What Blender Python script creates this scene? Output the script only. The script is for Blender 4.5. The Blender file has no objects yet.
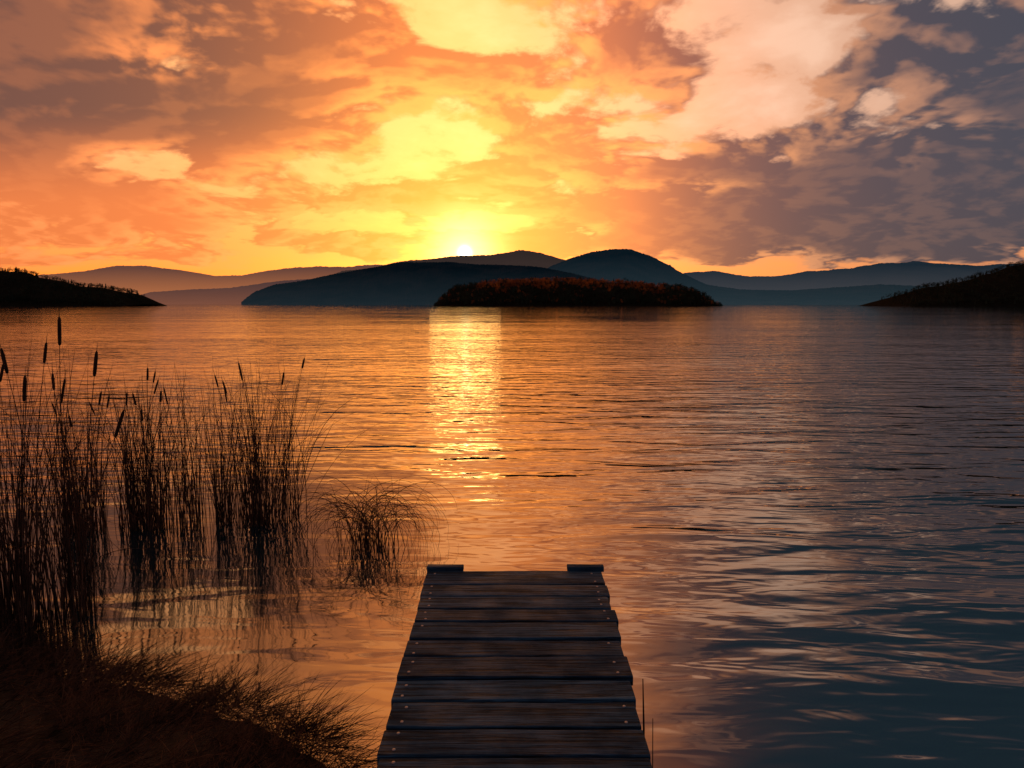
import bpy, math, random
import numpy as np
from mathutils import Vector, noise
random.seed(7); rng=np.random.default_rng(7)
S=bpy.context.scene
S.view_settings.view_transform='Standard'; S.view_settings.look='None'; S.view_settings.exposure=0

# ---------------- helpers ----------------
class G:
    def __init__(s,tree): s.t=tree; s.n=tree.nodes; s.l=tree.links
    def put(s,sock,v):
        if v is None: return
        if hasattr(v,'is_linked') or isinstance(v,bpy.types.NodeSocket): s.l.new(v,sock)
        else:
            if isinstance(v,(tuple,list)) and len(v)==3 and sock.type=='RGBA': v=(*v,1)
            sock.default_value=v
    def m(s,op,a,b=None,c=None,clamp=False):
        n=s.n.new('ShaderNodeMath'); n.operation=op; n.use_clamp=clamp
        for i,v in enumerate((a,b,c)): s.put(n.inputs[i],v)
        return n.outputs[0]
    def v(s,op,a,b=None,out=0):
        n=s.n.new('ShaderNodeVectorMath'); n.operation=op
        s.put(n.inputs[0],a)
        if b is not None: s.put(n.inputs[3 if op=='SCALE' else 1],b)
        return n.outputs[out]
    def xyz(s,a,b,c):
        n=s.n.new('ShaderNodeCombineXYZ')
        for i,v in enumerate((a,b,c)): s.put(n.inputs[i],v)
        return n.outputs[0]
    def sep(s,a):
        n=s.n.new('ShaderNodeSeparateXYZ'); s.put(n.inputs[0],a); return n.outputs
    def mix(s,f,a,b,bt='MIX'):
        n=s.n.new('ShaderNodeMix'); n.data_type='RGBA'; n.blend_type=bt
        s.put(n.inputs[0],f); s.put(n.inputs[6],a); s.put(n.inputs[7],b); return n.outputs[2]
    def noise(s,vec,scale,detail=6,rough=.55,dist=0,out=0):
        n=s.n.new('ShaderNodeTexNoise'); s.put(n.inputs['Vector'],vec)
        n.inputs['Scale'].default_value=scale; n.inputs['Detail'].default_value=detail
        n.inputs['Roughness'].default_value=rough; n.inputs['Distortion'].default_value=dist
        return n.outputs[out]
    def ss(s,x,a,b,lo=0.,hi=1.):
        n=s.n.new('ShaderNodeMapRange'); n.interpolation_type='SMOOTHSTEP'
        s.put(n.inputs[0],x); s.put(n.inputs[1],a); s.put(n.inputs[2],b)
        n.inputs[3].default_value=lo; n.inputs[4].default_value=hi; return n.outputs[0]
    def ramp(s,f,stops):
        n=s.n.new('ShaderNodeValToRGB'); s.put(n.inputs[0],f)
        e=n.color_ramp.elements
        while len(e)<len(stops): e.new(.5)
        for q,(p,c) in zip(e,stops): q.position=p; q.color=(*c,1)
        return n.outputs[0]
    def bump(s,h,dist,strength=1,normal=None):
        n=s.n.new('ShaderNodeBump'); s.put(n.inputs['Height'],h); s.put(n.inputs['Distance'],dist)
        n.inputs['Strength'].default_value=strength
        if normal is not None: s.put(n.inputs['Normal'],normal)
        return n.outputs[0]

def material(name):
    m=bpy.data.materials.new(name); m.use_nodes=True
    g=G(m.node_tree); b=m.node_tree.nodes['Principled BSDF']
    return m,g,b
def pos(g): return g.n.new('ShaderNodeNewGeometry').outputs['Position']

def mesh_obj(name,verts,faces,mats,midx=None,smooth=False,parent=None):
    me=bpy.data.meshes.new(name); me.from_pydata([tuple(map(float,v)) for v in verts],[],faces)
    for m in mats: me.materials.append(m)
    if midx is not None: me.polygons.foreach_set('material_index',midx)
    if smooth: me.polygons.foreach_set('use_smooth',[True]*len(me.polygons))
    me.update()
    o=bpy.data.objects.new(name,me); S.collection.objects.link(o)
    if parent: o.parent=parent
    return o

# ---------------- sun / sky ----------------
SUN_AZ=math.radians(-3.9); SUN_EL=math.radians(4.2)
sd=Vector((math.sin(SUN_AZ)*math.cos(SUN_EL),math.cos(SUN_AZ)*math.cos(SUN_EL),math.sin(SUN_EL)))
W=bpy.data.worlds.new('World'); S.world=W; W.use_nodes=True
g=G(W.node_tree)
for n in list(g.n): g.n.remove(n)
outw=g.n.new('ShaderNodeOutputWorld'); bg=g.n.new('ShaderNodeBackground'); g.l.new(bg.outputs[0],outw.inputs[0])
D=g.n.new('ShaderNodeTexCoord').outputs['Generated']
D=g.v('NORMALIZE',D)
x,y,z=g.sep(D)
zc=g.m('MAXIMUM',z,0.0)
yy=g.m('MAXIMUM',y,0.05)
u=g.m('DIVIDE',x,yy); v=g.m('DIVIDE',zc,yy)
den=g.m('ADD',zc,0.24)
P=g.xyz(g.m('DIVIDE',x,den),g.m('DIVIDE',y,den),8.1)
warp=g.v('SUBTRACT',g.noise(P,2.0,2,.5,0,1),(.5,.5,.5))
Pw=g.v('ADD',P,g.v('SCALE',warp,.22))
SC=3.3
n0=g.noise(Pw,SC,6,.54)
tosun=g.v('SCALE',g.v('NORMALIZE',g.v('SUBTRACT',(-.22,3.2,8.1),Pw)),.055)
n1=g.noise(g.v('ADD',Pw,tosun),SC,4,.54)
wx,wy,wz=g.sep(warp)
uw=g.m('ADD',u,g.m('MULTIPLY',wx,.25)); vw=g.m('ADD',v,g.m('MULTIPLY',wy,.12))
def blob(u0,v0,su,sv,w):
    a=g.m('DIVIDE',g.m('SUBTRACT',uw,u0),su); b=g.m('DIVIDE',g.m('SUBTRACT',vw,v0),sv)
    r=g.m('ADD',g.m('MULTIPLY',a,a),g.m('MULTIPLY',b,b))
    return g.m('MULTIPLY',g.m('EXPONENT',g.m('MULTIPLY',r,-1.)),w)
def blobs(L_):
    B=None
    for b in L_:
        q=blob(*b); B=q if B is None else g.m('ADD',B,q)
    return B
banks=[(-.76,.31,.26,.15,.52),(-.41,.275,.14,.036,.36),(-.58,.14,.40,.06,.06),
 (.56,.135,.38,.060,.50),(.86,.30,.19,.11,.46),(.20,.105,.18,.02,.22),
 (.95,.85,.75,.40,.30),(-1.,.8,.5,.4,.15),
 (.28,.36,.20,.07,-.07),(.06,.155,.10,.05,-.05),(-.05,.25,.16,.06,.02)]
B=blobs(banks)
lowfade=g.ss(v,.03,.075,-.32,.0)
dens=g.m('ADD',g.m('ADD',n0,B),lowfade)
alpha=g.ss(dens,.485,.565)
veil=g.ss(dens,.32,.50)
thick=g.ss(dens,.56,.78)
light=g.ss(g.m('SUBTRACT',n0,n1),-.045,.075)
dt=g.v('DOT_PRODUCT',D,tuple(sd),out=1)
om=g.m('SUBTRACT',1.,dt)
ex=lambda k: g.m('EXPONENT',g.m('MULTIPLY',om,-k))
wide=ex(9.); wide2=ex(15.); mid=ex(55.); tight=ex(1100.); disc=ex(45000.)
side=g.ss(u,-.18,.32)
upper=g.ss(v,.02,.30)
hor=g.mix(side,(1.15,.29,.035),(.84,.26,.07))
top=g.mix(side,(1.22,.62,.25),(.74,.51,.38))
base=g.mix(upper,hor,top)
def addc(c,f,col):
    return g.mix(1.,c,g.mix(f,(0,0,0),col),'ADD')
base=addc(base,wide,(.60,.18,.02))
base=addc(base,mid,(1.1,.48,.05))
zen=g.mix(g.ss(u,-.08,.31),(1.45,.50,.11),(.026,.056,.08))
base=g.mix(g.ss(v,.44,.62),base,zen)
base=g.mix(g.ss(z,.60,.9),base,(.055,.11,.16))
base=g.mix(g.ss(dt,.05,.6),(.045,.10,.155),base)  # unseen sky behind and overhead tinted blue as added cool fill
lit=g.mix(wide2,g.mix(side,(1.05,.29,.09),(.42,.21,.14)),(1.8,.60,.10))
shL=g.mix(g.ss(v,.13,.28),(.80,.19,.05),(.105,.047,.045)); shR=(.026,.043,.072)
sh=g.mix(side,shL,shR)
sh=addc(sh,wide2,(.34,.09,.0))
sh=addc(sh,mid,(.75,.24,.0))
cloud=g.mix(light,sh,lit)
cloud=g.mix(g.m('MULTIPLY',thick,.86),cloud,sh)
cloud=g.mix(g.ss(v,.42,.62),cloud,g.mix(g.ss(u,-.10,.31),(1.05,.34,.09),(.016,.042,.062)))
cloud=g.mix(g.ss(dt,.1,.6),(.035,.075,.115),cloud)
base=g.mix(g.m('MULTIPLY',veil,.38),base,lit)
col=g.mix(g.m('MULTIPLY',alpha,.95),base,cloud)
# orange column added to the sky so the water reflects warmer
au=g.m('DIVIDE',g.m('ADD',u,.02),.24)
colm=g.m('MULTIPLY',g.m('EXPONENT',g.m('MULTIPLY',g.m('MULTIPLY',au,au),-1.)),g.m('MULTIPLY',g.ss(dt,.5,.8),g.ss(y,0.,.2)))
col=addc(col,colm,(.65,.13,.01))
col=addc(col,tight,(2.4,1.5,.5))
col=addc(col,disc,(10,8,4))
sky=g.n.new('ShaderNodeTexSky'); sky.sky_type='NISHITA'; sky.sun_disc=False
sky.sun_elevation=SUN_EL; sky.sun_rotation=SUN_AZ
col=g.mix(1.,col,g.mix(1.,sky.outputs[0],(.004,.004,.005),'MULTIPLY'),'ADD')
g.put(bg.inputs[0],col); bg.inputs[1].default_value=1.0
W.cycles.sampling_method='NONE'

L=bpy.data.lights.new('sun','SUN'); L.energy=.05; L.angle=math.radians(6.); L.color=(1,.52,.14)
lo=bpy.data.objects.new('sun',L); S.collection.objects.link(lo)
lo.rotation_euler=(-sd).to_track_quat('-Z','Y').to_euler()

# ---------------- camera ----------------
cd=bpy.data.cameras.new('camera'); cd.lens=24; cd.sensor_width=36; cd.clip_end=40000; cd.clip_start=.05
co=bpy.data.objects.new('camera',cd); S.collection.objects.link(co); S.camera=co
co.location=(0,0,1.8); co.rotation_euler=(math.radians(90-6.68),0,0)

# ---------------- water ----------------
m,g,b=material('lake_water')
p=pos(g)
px_,py_,_=g.sep(p)
dist=g.v('LENGTH',p,out=1)
A=g.xyz(g.m('MULTIPLY',px_,.42),g.m('MULTIPLY',py_,1.5),0.)
h1=g.noise(A,1.5,2,.42,.6)
A2=g.xyz(g.m('ADD',g.m('MULTIPLY',px_,.5),g.m('MULTIPLY',py_,.3)),g.m('MULTIPLY',py_,1.6),4.)
h2=g.noise(A2,4.0,2,.5,.5)
A3=g.xyz(g.m('MULTIPLY',px_,.5),g.m('MULTIPLY',py_,1.),9.)
h3=g.noise(A3,.28,1,.5,.3)
gust=g.ss(g.noise(g.xyz(g.m('MULTIPLY',px_,.4),py_,1.),.12,2,.5),.35,.7,.55,1.2)
h=g.m('ADD',g.m('ADD',g.m('MULTIPLY',h1,.075),g.m('MULTIPLY',h2,.016)),g.m('MULTIPLY',h3,.08))
h=g.m('MULTIPLY',h,gust)
far=g.ss(dist,7.,90.,1.,.26)
near=g.ss(dist,2.5,8.,.60,1.)
dr_=g.v('LENGTH',g.v('SUBTRACT',p,(-2.4,4.3,0.)),out=1)   # reeds damp the waves around them
calm=g.ss(dr_,1.,3.6,.25,1.)
b.inputs['Base Color'].default_value=(.002,.014,.021,1)
b.inputs['Roughness'].default_value=.04
b.inputs['IOR'].default_value=3.3
g.put(b.inputs['Normal'],g.bump(g.m('MULTIPLY',h,g.m('MULTIPLY',calm,g.m('MULTIPLY',far,near))),1.0))
mesh_obj('lake_water',[(-12000,-12000,0),(12000,-12000,0),(12000,12000,0),(-12000,12000,0)],[(0,1,2,3)],[m])

# ---------------- ground / bank ----------------
sx=[-12000,-30,-5,-2.85,-2.3,-1.7,-1.15,-.8,-.55,-.3,0,1,5,30,12000]
sy=[8,8,4.3,3.55,3.2,3.02,2.80,2.58,2.40,1.9,1.4,.2,-1.2,-4,-4]
def shore(x_): return np.interp(x_,sx,sy)
def gz(x_,y_):
    d=shore(x_)-y_
    f=noise.fractal(Vector((x_*1.7,y_*1.7,0)),1,2,5)*.05+noise.noise(Vector((x_*.5,y_*.5,3)))*.06
    if d<0: return max(-3,d*.35)+ (f*.5 if d>-1 else 0)
    return min(.05+.16*d,.42)*min(1,d*4) + f*min(1,d*3+.2)
def axis(c0,c1,st):
    a=list(np.arange(c0,c1,st)); w=st
    lo_,hi=a[0],a[-1]
    L_,H_=[],[]
    while hi<12000: w*=1.35; hi+=w; H_.append(hi)
    w=st
    while lo_>-12000: w*=1.35; lo_-=w; L_.append(lo_)
    return L_[::-1]+a+H_
xs=axis(-5,1.5,.045); ys=axis(-1,4.5,.045)
V=[];F=[]
for yy_ in ys:
    for xx_ in xs: V.append((xx_,yy_,gz(xx_,yy_)))
nx=len(xs)
for j in range(len(ys)-1):
    for i in range(nx-1): k=j*nx+i; F.append((k,k+1,k+nx+1,k+nx))
m,g,b=material('muddy_soil')
p=pos(g); n=g.noise(p,9,8,.65)
g.put(b.inputs['Base Color'],g.ramp(n,[(.3,(.010,.008,.006)),(.6,(.025,.017,.012)),(.8,(.05,.034,.022))]))
b.inputs['Roughness'].default_value=.85; b.inputs['Specular IOR Level'].default_value=.2
g.put(b.inputs['Normal'],g.bump(n,.03))
mesh_obj('ground',V,F,[m],smooth=True)

# ---------------- hills ----------------
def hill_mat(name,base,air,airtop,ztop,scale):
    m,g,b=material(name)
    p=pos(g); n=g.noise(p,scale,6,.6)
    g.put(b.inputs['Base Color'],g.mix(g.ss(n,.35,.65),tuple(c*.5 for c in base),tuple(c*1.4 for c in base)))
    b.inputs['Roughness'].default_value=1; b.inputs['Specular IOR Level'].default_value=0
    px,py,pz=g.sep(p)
    g.put(b.inputs['Emission Color'],g.mix(g.m('POWER',g.m('DIVIDE',pz,ztop,clamp=True),.8),air,airtop))  # aerial haze put into the hillside as emission, graded by height
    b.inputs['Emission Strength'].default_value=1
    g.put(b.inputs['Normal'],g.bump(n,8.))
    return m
def ridge(name,pts,k,depth,mat,step=2.,rough=.03,jag=1.2,seed=0,shape=1.4):
    """pts: (x,h) in metres at 688 m range; k scales the range."""
    D_=688*k; pts=sorted(pts); X=np.arange(pts[0][0],pts[-1][0]+.01,step)
    H=np.interp(X,[a for a,_ in pts],[b for _,b in pts])
    ker=np.hanning(9); ker/=ker.sum(); H=np.convolve(np.pad(H,4,'edge'),ker,'valid')
    V=[];F=[]; T=list(np.linspace(-1,0,15))+list(np.linspace(.15,1,6))
    for t in T:
        c=1-abs(t)**shape if t<0 else 1-t**1.5
        yr=D_+t*depth; fan=1+min(t,0)*depth/D_
        for xq,hq in zip(X,H):
            f=noise.fractal(Vector((xq*.02+seed,t*2.+seed,seed)),.9,2.1,6)
            jj=(noise.noise(Vector((xq*.9,t*30,seed)))+.6*noise.noise(Vector((xq*2.3,t*50,seed+5))))*jag
            zz=hq*c*(1+rough*3*f*(1 if t!=0 else .3)) + (jj if hq*c>2 else 0)
            if abs(t)==1: zz=-2
            V.append((xq*k*fan,yr,zz*k if zz>-2 else -3))
    n=len(X)
    for j in range(len(T)-1):
        for i in range(n-1): q=j*n+i; F.append((q,q+1,q+n+1,q+n))
    return mesh_obj(name,V,F,[mat],smooth=False)
P_=lambda L_: [(a-512,304-b) for a,b in L_]
farL=[(-500,292),(-300,270),(-100,280),(40,276),(85,271),(120,266),(150,266),(185,271),(215,276),(245,275),(275,270),(315,267),(345,268),(380,264),(430,275),(520,300)]
farR=[(560,300),(640,280),(690,272),(715,271),(745,277),(775,276),(810,272),(850,268),(885,264),(915,262),(950,264),(975,266),(1040,262),(1200,250),(1500,270)]
bs=(.010,.010,.010)
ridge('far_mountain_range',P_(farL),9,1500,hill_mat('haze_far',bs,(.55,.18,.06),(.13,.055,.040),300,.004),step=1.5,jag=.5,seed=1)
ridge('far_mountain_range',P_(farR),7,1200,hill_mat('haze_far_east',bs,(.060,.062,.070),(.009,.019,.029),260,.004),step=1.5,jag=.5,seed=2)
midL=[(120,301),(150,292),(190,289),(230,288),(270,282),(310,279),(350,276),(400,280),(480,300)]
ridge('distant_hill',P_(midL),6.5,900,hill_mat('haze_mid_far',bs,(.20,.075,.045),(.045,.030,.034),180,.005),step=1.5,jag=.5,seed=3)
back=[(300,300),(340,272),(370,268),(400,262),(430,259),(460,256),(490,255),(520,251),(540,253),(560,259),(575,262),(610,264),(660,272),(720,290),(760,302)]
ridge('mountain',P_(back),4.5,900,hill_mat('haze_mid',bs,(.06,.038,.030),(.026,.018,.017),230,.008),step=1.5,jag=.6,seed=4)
dome=[(470,301),(520,285),(550,266),(570,258),(590,252),(610,249),(630,250),(650,256),(665,264),(685,275),(705,284),(740,289),(790,290),(840,287),(880,284),(930,286),(1000,290),(1100,301)]
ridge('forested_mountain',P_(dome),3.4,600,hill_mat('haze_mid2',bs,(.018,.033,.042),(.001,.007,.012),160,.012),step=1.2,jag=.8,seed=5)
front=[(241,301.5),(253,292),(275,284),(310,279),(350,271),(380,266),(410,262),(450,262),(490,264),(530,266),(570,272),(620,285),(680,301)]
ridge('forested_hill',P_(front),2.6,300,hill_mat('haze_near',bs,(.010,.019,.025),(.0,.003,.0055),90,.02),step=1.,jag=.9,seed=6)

def soil(name): 
    m,g,b=material(name); p=pos(g); n=g.noise(p,.15,6,.6)
    g.put(b.inputs['Base Color'],g.mix(n,(.008,.01,.007),(.02,.018,.012))); b.inputs['Roughness'].default_value=1
    b.inputs['Specular IOR Level'].default_value=0
    return m
def foliage(name,c1,c2,tr=0.):
    m,g,b=material(name); p=pos(g); n=g.noise(p,.06,4,.6)
    c=g.mix(g.ss(n,.35,.65),c1,c2)
    g.put(b.inputs['Base Color'],c); b.inputs['Roughness'].default_value=.9; b.inputs['Specular IOR Level'].default_value=.1
    if tr>0:
        t=g.n.new('ShaderNodeBsdfTranslucent'); g.put(t.inputs[0],c)
        mx=g.n.new('ShaderNodeMixShader'); mx.inputs[0].default_value=tr
        g.l.new(b.outputs[0],mx.inputs[1]); g.l.new(t.outputs[0],mx.inputs[2])
        g.l.new(mx.outputs[0],g.n['Material Output'].inputs[0])
    return m
mt_soil=soil('shore_soil')
mt_con=foliage('conifer_needles',(.010,.017,.011),(.025,.034,.02),.05)
mt_aut=foliage('autumn_leaves',(.16,.05,.015),(.44,.15,.03),.5)
mt_bark=foliage('bark',(.03,.022,.016),(.05,.04,.03))
def conifer(R):
    V=[(.012*math.cos(a)*1.,.012*math.sin(a),0) for a in (0,2.1,4.2)]+[(0,0,.95)]
    F=[(0,1,3),(1,2,3),(2,0,3)]; M=[1,1,1]
    T=R.randint(5,7)
    for t in range(T):
        f=t/T; zb=.12+.8*f; r=.24*(1-f)**.8*R.uniform(.8,1.15)+.012; n=8; s=len(V)
        V.append((0,0,min(1.,zb+.24*(1-f*.4))))
        for i in range(n):
            a=i*2*math.pi/n+R.uniform(-.2,.2); rr=r*R.uniform(.6,1.15) if i%2 else r*.55
            V.append((rr*math.cos(a),rr*math.sin(a),zb-.03*R.random()))
        for i in range(n): F.append((s,s+1+i,s+1+(i+1)%n)); M.append(0)
    return np.array(V),F,M
def broad(R,leaf=2):
    V=[(.02*math.cos(a),.02*math.sin(a),0) for a in (0,2.1,4.2)]+[(0,0,.7)]
    F=[(0,1,3),(1,2,3),(2,0,3)]; M=[1,1,1]
    cl=[(R.uniform(-.25,.25),R.uniform(-.25,.25),R.uniform(.35,.85),R.uniform(.12,.2)) for _ in range(8)]
    for c in cl:
        for _ in range(13):
            d=Vector((R.gauss(0,1),R.gauss(0,1),R.gauss(0,1))).normalized()*c[3]*R.uniform(.5,1.)
            s=len(V); q=Vector(c[:3])+d
            for _ in range(3): V.append((q.x+R.uniform(-.07,.07),q.y+R.uniform(-.07,.07),q.z+R.uniform(-.06,.06)))
            F.append((s,s+1,s+2)); M.append(leaf)
    return np.array(V),F,M
RR=random.Random(3)
cons=[conifer(RR) for _ in range(6)]; brs=[broad(RR) for _ in range(6)]; dbr=[broad(RR,0) for _ in range(6)]
def land(nm,tn,pts,depth,ntree,Dy,hmin,hmax,autumn=None,treeh=14,seed=0,dark=.5):
    pts=sorted(pts); PX=[a for a,_ in pts]; PH=[b for _,b in pts]
    def hh(xq,t):
        e=min(1,min(xq-PX[0],PX[-1]-xq)/6) 
        return np.interp(xq,PX,PH)*max(0,(1-abs(t)**1.8))*(.92+.1*noise.noise(Vector((xq*.05,t*3,seed))))-.4*(1-max(0,e))
    X=np.arange(PX[0],PX[-1]+.1,3.); T=np.linspace(-1,1,21); V=[];F=[]
    for t in T:
        for xq in X: V.append((xq*Dy/688,Dy+t*depth,hh(xq,t)*Dy/688 if abs(t)<1 else -1))
    n=len(X)
    for j in range(20):
        for i in range(n-1): q=j*n+i; F.append((q,q+1,q+n+1,q+n))
    mesh_obj(nm,V,F,[mt_soil],smooth=True)
    VV=[];FF=[];MM=[];off=0; R=random.Random(seed+11)
    for _ in range(ntree):
        xq=R.uniform(PX[0]+1,PX[-1]-1); t=R.uniform(-.97,.25) if R.random()<.8 else -.97+R.random()*.1
        au= autumn is not None and R.random()<autumn(xq,t)
        v_,f_,m_=(R.choice(brs) if au else (R.choice(dbr) if R.random()<dark else R.choice(cons)))
        edge=min(1,(min(xq-PX[0],PX[-1]-xq))/25+.45)
        s=treeh*R.uniform(hmin,hmax)*edge*(.85 if au else 1); a=R.uniform(0,6.28); c_,s_=math.cos(a),math.sin(a)
        w=s*R.uniform(.9,1.3)
        q=np.stack([(v_[:,0]*c_-v_[:,1]*s_)*w+xq*Dy/688,(v_[:,0]*s_+v_[:,1]*c_)*w+Dy+t*depth,v_[:,2]*s+hh(xq,t)*Dy/688-.2],1)
        VV.append(q); FF+= [tuple(k+off for k in f) for f in f_]; MM+=m_; off+=len(v_)
    mesh_obj(tn,np.concatenate(VV),FF,[mt_con,mt_bark,mt_aut],MM)
isl=[(438,303.5),(444,294),(455,287),(480,282),(520,278),(560,277),(600,279),(640,282),(680,286),(700,292),(709,303.5)]
land('wooded_island','island_forest',P_(isl),55,2600,700,.5,1.,autumn=lambda x_,t:.8 if t>-.60+.12*math.sin(x_*.13) and -35<x_<150 else .08,treeh=6.5,seed=1,dark=.6)
lf=[(-420,285),(-200,262),(-60,266),(0,268),(20,267),(50,275),(80,282),(110,287),(135,291),(143,296),(148,303.5)]
land('headland','headland_forest',P_(lf),45,2600,690,.6,1.05,treeh=5.5,seed=2,dark=.8)
rt=[(880,303.5),(888,297),(908,290),(930,284),(960,278),(990,269),(1024,256),(1080,241),(1200,236),(1400,262),(1500,290)]
land('headland','headland_forest',P_(rt),50,3000,660,.6,1.05,treeh=5.5,seed=3,dark=.8)

# ---------------- dock ----------------
dock=bpy.data.objects.new('wooden_dock',None); S.collection.objects.link(dock)
def wood(name,base,along='X',rough=.6):
    m,g,b=material(name)
    tc=g.n.new('ShaderNodeTexCoord').outputs['Object']
    oi=g.n.new('ShaderNodeObjectInfo').outputs['Random']
    gx,gy,gz_=g.sep(tc)
    off=g.m('MULTIPLY',oi,37.)
    st=g.xyz(g.m('ADD',g.m('MULTIPLY',gx,1.2 if along=='X' else 30.),off),g.m('MULTIPLY',gy,30. if along=='X' else 1.2),g.m('MULTIPLY',gz_,30. if along!='Z' else 1.2))
    n=g.noise(st,2.2,8,.65,.6); n2=g.noise(st,6.,5,.7,0); n3=g.noise(g.v('ADD',tc,g.xyz(off,off,0.)),5,4,.6)
    f=g.m('ADD',g.m('MULTIPLY',n,.6),g.m('MULTIPLY',n2,.4))
    c=g.ramp(f,[(.36,tuple(k*.12 for k in base)),(.48,tuple(k*.8 for k in base)),(.62,tuple(k*2.3 for k in base))])
    c=g.mix(g.ss(n3,.35,.7,0,.6),c,tuple(k*.5 for k in base))
    c=g.mix(1.,c,g.ramp(oi,[(0,(.50,.52,.57)),(1,(1.35,1.3,1.25))]),'MULTIPLY')
    g.put(b.inputs['Base Color'],c)
    g.put(b.inputs['Roughness'],g.ss(n3,.3,.7,rough-.12,rough+.2))
    b.inputs['Specular IOR Level'].default_value=.10
    crack=g.ss(n,.36,.46)
    g.put(b.inputs['Normal'],g.bump(g.m('ADD',f,g.m('MULTIPLY',crack,.8)),.015,1.))
    return m
mw=wood('weathered_planks',(.016,.056,.105)); mwY=wood('weathered_beam',(.022,.03,.036),'Y'); mwZ=wood('weathered_post',(.022,.029,.034),'Z')
def board(name,cx,cy,cz,w,d,hh_,mat,bev=.006,rot=0,seg=24,wob=.003,parent=dock):
    R=random.Random(int(abs(cx*1000+cy*7919+cz*31)))
    prof=[(-d/2,-hh_/2),(d/2,-hh_/2),(d/2,hh_/2-bev),(d/2-bev*.4,hh_/2-bev*.3),(d/2-bev,hh_/2),(0,hh_/2),(-d/2+bev,hh_/2),(-d/2+bev*.4,hh_/2-bev*.3),(-d/2,hh_/2-bev)]
    V=[];F=[];n=len(prof); sd_=R.random()*100; cup=R.uniform(-.0015,.002)
    XS=[-w/2,-w/2+.004]+list(np.linspace(-w/2+.02,w/2-.02,seg))+[w/2-.004,w/2]
    for i,xq in enumerate(XS):
        end=.85 if i in (0,len(XS)-1) else 1
        for (py,pz) in prof:
            e=noise.noise(Vector((xq*6,py*9+sd_,sd_)))*wob*1.3
            e2=noise.noise(Vector((xq*3,sd_,py*40)))*wob
            zc_=(cup if py==0 and pz>0 else 0)
            V.append((xq,(py+ (e if abs(py)>d*.3 else 0))*(end*.1+.9),pz*(end*.4+.6)+e2+zc_))
    for i in range(len(XS)-1):
        for j in range(n): F.append((i*n+j,i*n+(j+1)%n,(i+1)*n+(j+1)%n,(i+1)*n+j))
    F.append(tuple(range(n))[::-1]); F.append(tuple((len(XS)-1)*n+j for j in range(n)))
    o=mesh_obj(name,V,F,[mat],parent=parent); o.location=(cx,cy,cz); o.rotation_euler=(0,0,rot)
    return o
ZT=.35
seams=[3.606,3.416,3.268,3.122,2.987,2.827,2.683,2.514,2.366,2.204,2.051]
q=2.051
while q>-1.3: q-=random.uniform(.145,.165); seams.append(q)
m_s,g,b=material('galvanised_screw'); b.inputs['Base Color'].default_value=(.3,.3,.3,1); b.inputs['Metallic'].default_value=.6; b.inputs['Roughness'].default_value=.5
SV=[];SF=[]
def screw(x0,y0,z0,r=.0062):
    s=len(SV); n=10
    for rr,zz in ((r,0),(r*.9,.0015),(r*.5,.0025)):
        for i in range(n): SV.append((x0+rr*math.cos(i*6.2832/n),y0+rr*math.sin(i*6.2832/n),z0+zz))
    for k in range(2):
        for i in range(n): SF.append((s+k*n+i,s+k*n+(i+1)%n,s+(k+1)*n+(i+1)%n,s+(k+1)*n+i))
    SF.append(tuple(s+2*n+i for i in range(n)))
def dl(y_): t=min(1,max(0,(3.6-y_)/1.6)); return -.462+.031*t
def dr(y_): t=min(1,max(0,(3.6-y_)/1.6)); return .498-.05*t
for i in range(len(seams)-1):
    y1,y0=seams[i],seams[i+1]; cy=(y0+y1)/2; d=y1-y0-random.uniform(.010,.017)
    l,r=dl(cy)+random.uniform(-.010,.010),dr(cy)+random.uniform(-.010,.010)
    dz=random.uniform(-.004,.004)
    board('plank_%d'%(i+1),(l+r)/2,cy,ZT-.019+dz,r-l,d,.038,mw,rot=random.uniform(-.005,.005))
    for xx_ in (l+.045,r-.05):
        for yy_ in (cy-d*.28,cy+d*.25):
            if random.random()<.8: screw(xx_+random.uniform(-.01,.01),yy_+random.uniform(-.01,.01),ZT+dz+.0005)
mesh_obj('screws',SV,SF,[m_s],smooth=True,parent=dock)
for nm,xx_ in (('stringer_left',-.36),('stringer_right',.37)):
    board(nm,xx_,1.15,ZT-.04-.078,4.85,.05,.14,mwY,rot=math.pi/2)
board('end_fascia',.018,3.628,ZT-.085,.90,.035,.13,mw)
def post(name,cx,cy,w,z0,z1,mat=mwZ):
    V=[];F=[];R=random.Random(int(abs(cx*100)))
    lv=[z0,z0*.5,0,.1,z1-.012,z1]; n=12
    for k,zz in enumerate(lv):
        ww=w*(.92 if k==5 else 1)
        for i in range(n):
            a=i*2*math.pi/n; sq=1/max(abs(math.cos(a)),abs(math.sin(a))); sq=min(sq,1.3)
            V.append((ww/2*sq*math.cos(a)+R.uniform(-.001,.001),ww/2*sq*math.sin(a),zz))
    for k in range(5):
        for i in range(n): F.append((k*n+i,k*n+(i+1)%n,(k+1)*n+(i+1)%n,(k+1)*n+i))
    F.append(tuple(5*n+i for i in range(n)))
    o=mesh_obj(name,V,F,[mat],parent=dock); o.location=(cx,cy,0)
for nm,xx_ in (('post_1',-.375),('post_2',.415)):
    post(nm,xx_,3.70,.10,-1.2,ZT-.03)
for nm,xx_ in (('post_3',-.30),('post_4',.32)):
    post(nm,xx_,1.6,.09,-.6,ZT-.2)
board('corner_cleat_1',-.368,3.63,ZT+.002,.20,.05,.028,mw,seg=8)
board('corner_cleat_2',.405,3.63,ZT+.002,.20,.05,.028,mw,seg=8)

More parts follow.
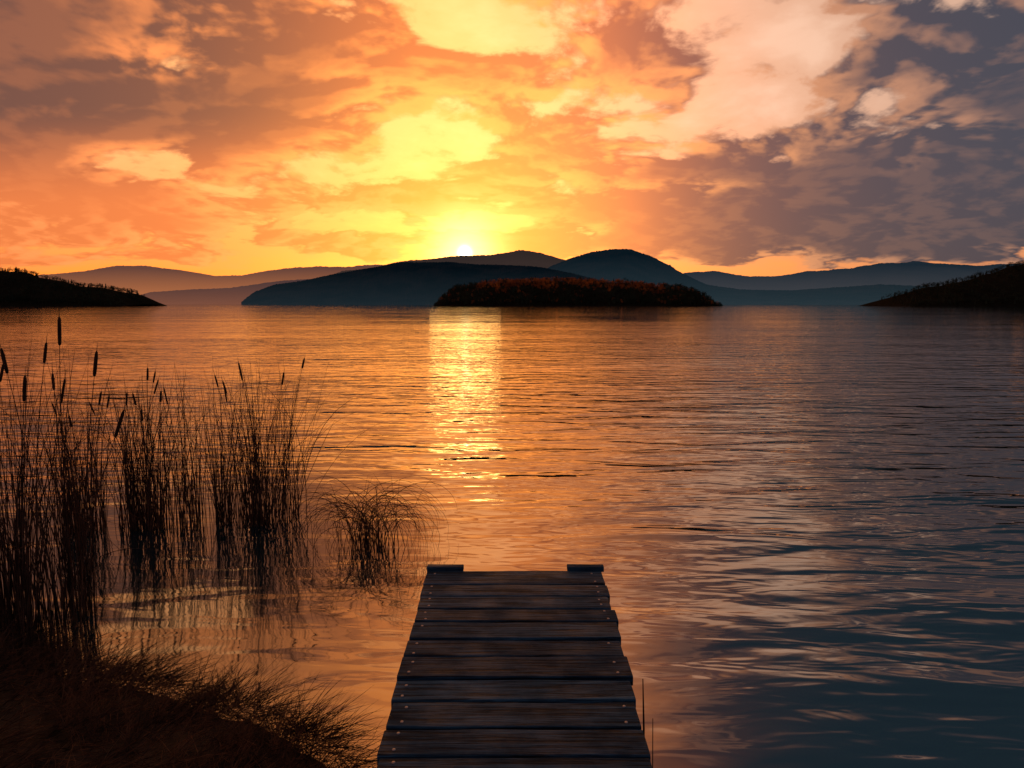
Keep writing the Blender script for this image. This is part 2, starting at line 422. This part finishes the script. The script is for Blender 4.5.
# ---------------- reeds ----------------
class Tubes:
    def __init__(s): s.V=[];s.F=[];s.M=[]
    def tube(s,pts,rad,n=3,mi=0,flat=1.):
        b0=len(s.V); N=len(pts); a0=random.random()*6.28
        for k in range(N):
            p=Vector(pts[k]); t=(Vector(pts[min(k+1,N-1)])-Vector(pts[max(k-1,0)])).normalized()
            up=Vector((0,1,0)) if abs(t.y)<.8 else Vector((1,0,0))
            A_=t.cross(up).normalized(); B_=t.cross(A_)
            A_,B_=A_*math.cos(a0)+B_*math.sin(a0),B_*math.cos(a0)-A_*math.sin(a0)
            for i in range(n):
                a=i*2*math.pi/n; s.V.append(p+A_*rad[k]*math.cos(a)+B_*rad[k]*flat*math.sin(a))
        for k in range(N-1):
            for i in range(n): s.F.append((b0+k*n+i,b0+k*n+(i+1)%n,b0+(k+1)*n+(i+1)%n,b0+(k+1)*n+i)); s.M.append(mi)
def reedmat(name,c1,c2,tr=.35,r=.6,sc=3):
    m,g,b=material(name); p=pos(g); px,py,pz=g.sep(p)
    n=g.noise(g.xyz(g.m('MULTIPLY',px,8.),g.m('MULTIPLY',py,8.),pz),sc,3,.6)
    c=g.mix(g.ss(n,.35,.65),c1,c2)
    g.put(b.inputs['Base Color'],c); b.inputs['Roughness'].default_value=r; b.inputs['Specular IOR Level'].default_value=.2
    if tr:
        t=g.n.new('ShaderNodeBsdfTranslucent'); g.put(t.inputs[0],c)
        mx=g.n.new('ShaderNodeMixShader'); mx.inputs[0].default_value=tr
        g.l.new(b.outputs[0],mx.inputs[1]); g.l.new(t.outputs[0],mx.inputs[2]); g.l.new(mx.outputs[0],g.n['Material Output'].inputs[0])
    return m
mr=reedmat('dry_reed',(.05,.024,.018),(.22,.12,.08),.5); mh=reedmat('cattail_head',(.03,.012,.007),(.06,.025,.012),0,.95,20)
def stem(T,x0,y0,h,lean,az,curve,r=.004,kink=None,segs=9,flat=.5,tip=.0006,pw=.6,ce=2.):
    pts=[];rad=[];p=Vector((x0,y0,-.12)); 
    d=Vector((math.cos(az),math.sin(az),0)); 
    L_=h+.12; st=L_/segs; ang=lean
    for k in range(segs+1):
        f=k/segs; pts.append(p.copy()); rad.append(r*(1-f)**pw+tip)
        a=ang+curve*f**ce
        if kink and f>kink[0]: a+=kink[1]
        dd=Vector((0,0,1))*math.cos(a)+d*math.sin(a)
        p=p+dd*st
    T.tube(pts,rad,3,0,flat)
    return pts
def head(T,pts,L_=.13,r=.011):
    a=Vector(pts[-2]);b_=Vector(pts[-1]); d=(b_-a).normalized()
    prof=[(0,.2),(.03,.7),(.1,.95),(.35,1.05),(.7,1.),(.9,.85),(.97,.5),(1,.12)]
    st=b_
    T.tube([st+d*L_*f for f,_ in prof],[r*w for _,w in prof],8,1)
    T.tube([st+d*L_,st+d*(L_+.05)],[.002,.0006],3,0)
def clump(name,cx,cy,rx,ry,n,hlo,hhi,heads=0,leanmax=.16,kinkp=.12,bias=0.,rr=(.0024,.0046)):
    T=Tubes()
    tufts=[(cx+random.uniform(-1,1)*rx,cy+random.uniform(-1,1)*ry) for _ in range(6)]
    for i in range(n):
        if random.random()<.5:
            q=random.choice(tufts); tx=q[0]+random.gauss(0,.045); ty=q[1]+random.gauss(0,.045)
        else: tx=cx+random.uniform(-1,1)*rx; ty=cy+random.uniform(-1,1)*ry
        h=random.uniform(hlo,hhi)*(1 if random.random()<.65 else random.uniform(.4,.9))
        az=random.choice([0,math.pi])+random.gauss(0,.9)
        ln=abs(random.gauss(0,leanmax*.6))+bias*math.cos(az)
        kk=(random.uniform(.4,.85),random.uniform(.5,2.0)) if random.random()<kinkp else None
        stem(T,tx,ty,h,ln,az,random.uniform(0,.35) if random.random()<.75 else random.uniform(.4,1.3),random.uniform(*rr),kk)
    for i in range(heads):
        tx=cx+random.uniform(-1,1)*rx*1.; ty=cy+random.uniform(-1,1)*ry
        h=random.uniform(hhi*.8,hhi*1.)
        p=stem(T,tx,ty,h-.12,abs(random.gauss(0,.12)),random.choice([0,math.pi])+random.gauss(0,.6),random.uniform(0,.3),.003,None,9,.9,.0016)
        head(T,p,random.uniform(.09,.15),random.uniform(.006,.0085))
    return T,name
def finish(T,name): return mesh_obj(name,T.V,T.F,[mr,mh],T.M,smooth=True)
finish(*clump('cattail_clump',-2.85,5.43,.32,.18,270,.95,1.34,9,.14))
finish(*clump('cattail_clump',-3.42,5.30,.17,.15,140,.8,1.15,4,.10))
finish(*clump('cattail_clump',-2.15,5.56,.30,.18,300,.95,1.40,6,.26,.22,.06))
T,nm=clump('cattail_clump',-2.78,3.62,.34,.28,400,.95,1.66,8,.12,.10,0.,(.0022,.0042))
for (x0,h,ln,az) in ((-2.45,1.58,.0,0),(-2.45,1.45,.10,math.pi),(-2.40,1.43,.10,0),(-2.66,1.30,.06,0),(-2.78,1.45,.1,math.pi),(-2.52,1.16,.30,0),(-2.5,1.0,.35,math.pi)):
    p=stem(T,x0,3.58+random.uniform(-.08,.08),h,ln,az,.08,.0034,None,9,.9,.002); head(T,p,random.uniform(.13,.16),.0088)
finish(T,nm)
T=Tubes()
for i in range(110):
    x0=-1.08+random.gauss(0,.09); y0=4.9+random.gauss(0,.08)
    az=random.choice([0,math.pi])+random.gauss(0,.6)
    stem(T,x0,y0,random.uniform(.6,1.15),random.uniform(-.50,-.10),az,random.uniform(3.0,4.8),random.uniform(.0022,.0036),None,20,.5,.0006,.6,1.3)
for i in range(30):
    stem(T,-1.08+random.gauss(0,.12),4.9+random.gauss(0,.07),random.uniform(.35,.62),abs(random.gauss(0,.2)),random.uniform(0,6.28),random.uniform(0,.8),.003)
finish(T,'sedge_tuft')

# dry grass on the bank
T=Tubes(); cnt=0
while cnt<12000:
    x0=random.uniform(-4.2,-.35); e=random.random()**1.6*2.2; y0=float(shore(x0))+.06-e
    if y0<.3: continue
    if x0>-.5: continue
    z0=gz(x0,y0)-.01
    tf=noise.noise(Vector((x0*3,y0*3,1)))
    if random.random()>.55+tf: continue
    az=random.uniform(0,6.28) if random.random()<.4 else random.gauss(.6+tf*3,.5)
    L_=random.uniform(.10,.34)*(1+tf*.6); a=random.uniform(.8,1.55); cv=random.uniform(.2,1.0); p=Vector((x0,y0,z0)); pts=[];rad=[]
    r=random.uniform(.001,.0024)
    for k in range(6):
        f=k/5; pts.append(p.copy()); rad.append(r*(1-f)**.5+.0003)
        aa=min(a+cv*f,1.75); p=p+(Vector((math.cos(az),math.sin(az),0))*math.sin(aa)+Vector((0,0,1))*math.cos(aa))*L_/5
        az+=random.gauss(0,.16)
        p.z=max(p.z,.005)
    T.tube(pts,rad,3,0,.4); cnt+=1
mg=reedmat('dry_grass',(.016,.009,.007),(.17,.082,.046),.3,.8,2)
mesh_obj('bank_grass',T.V,T.F,[mg],T.M,smooth=True)
T=Tubes()
T.tube([(.505,2.42,-.2),(.50,2.42,.2),(.492,2.42,.40)],[.005,.004,.002],6)
T.tube([(.53,2.36,-.2),(.52,2.36,.28)],[.003,.0015],6)
mesh_obj('reed_stalk',T.V,T.F,[mr])
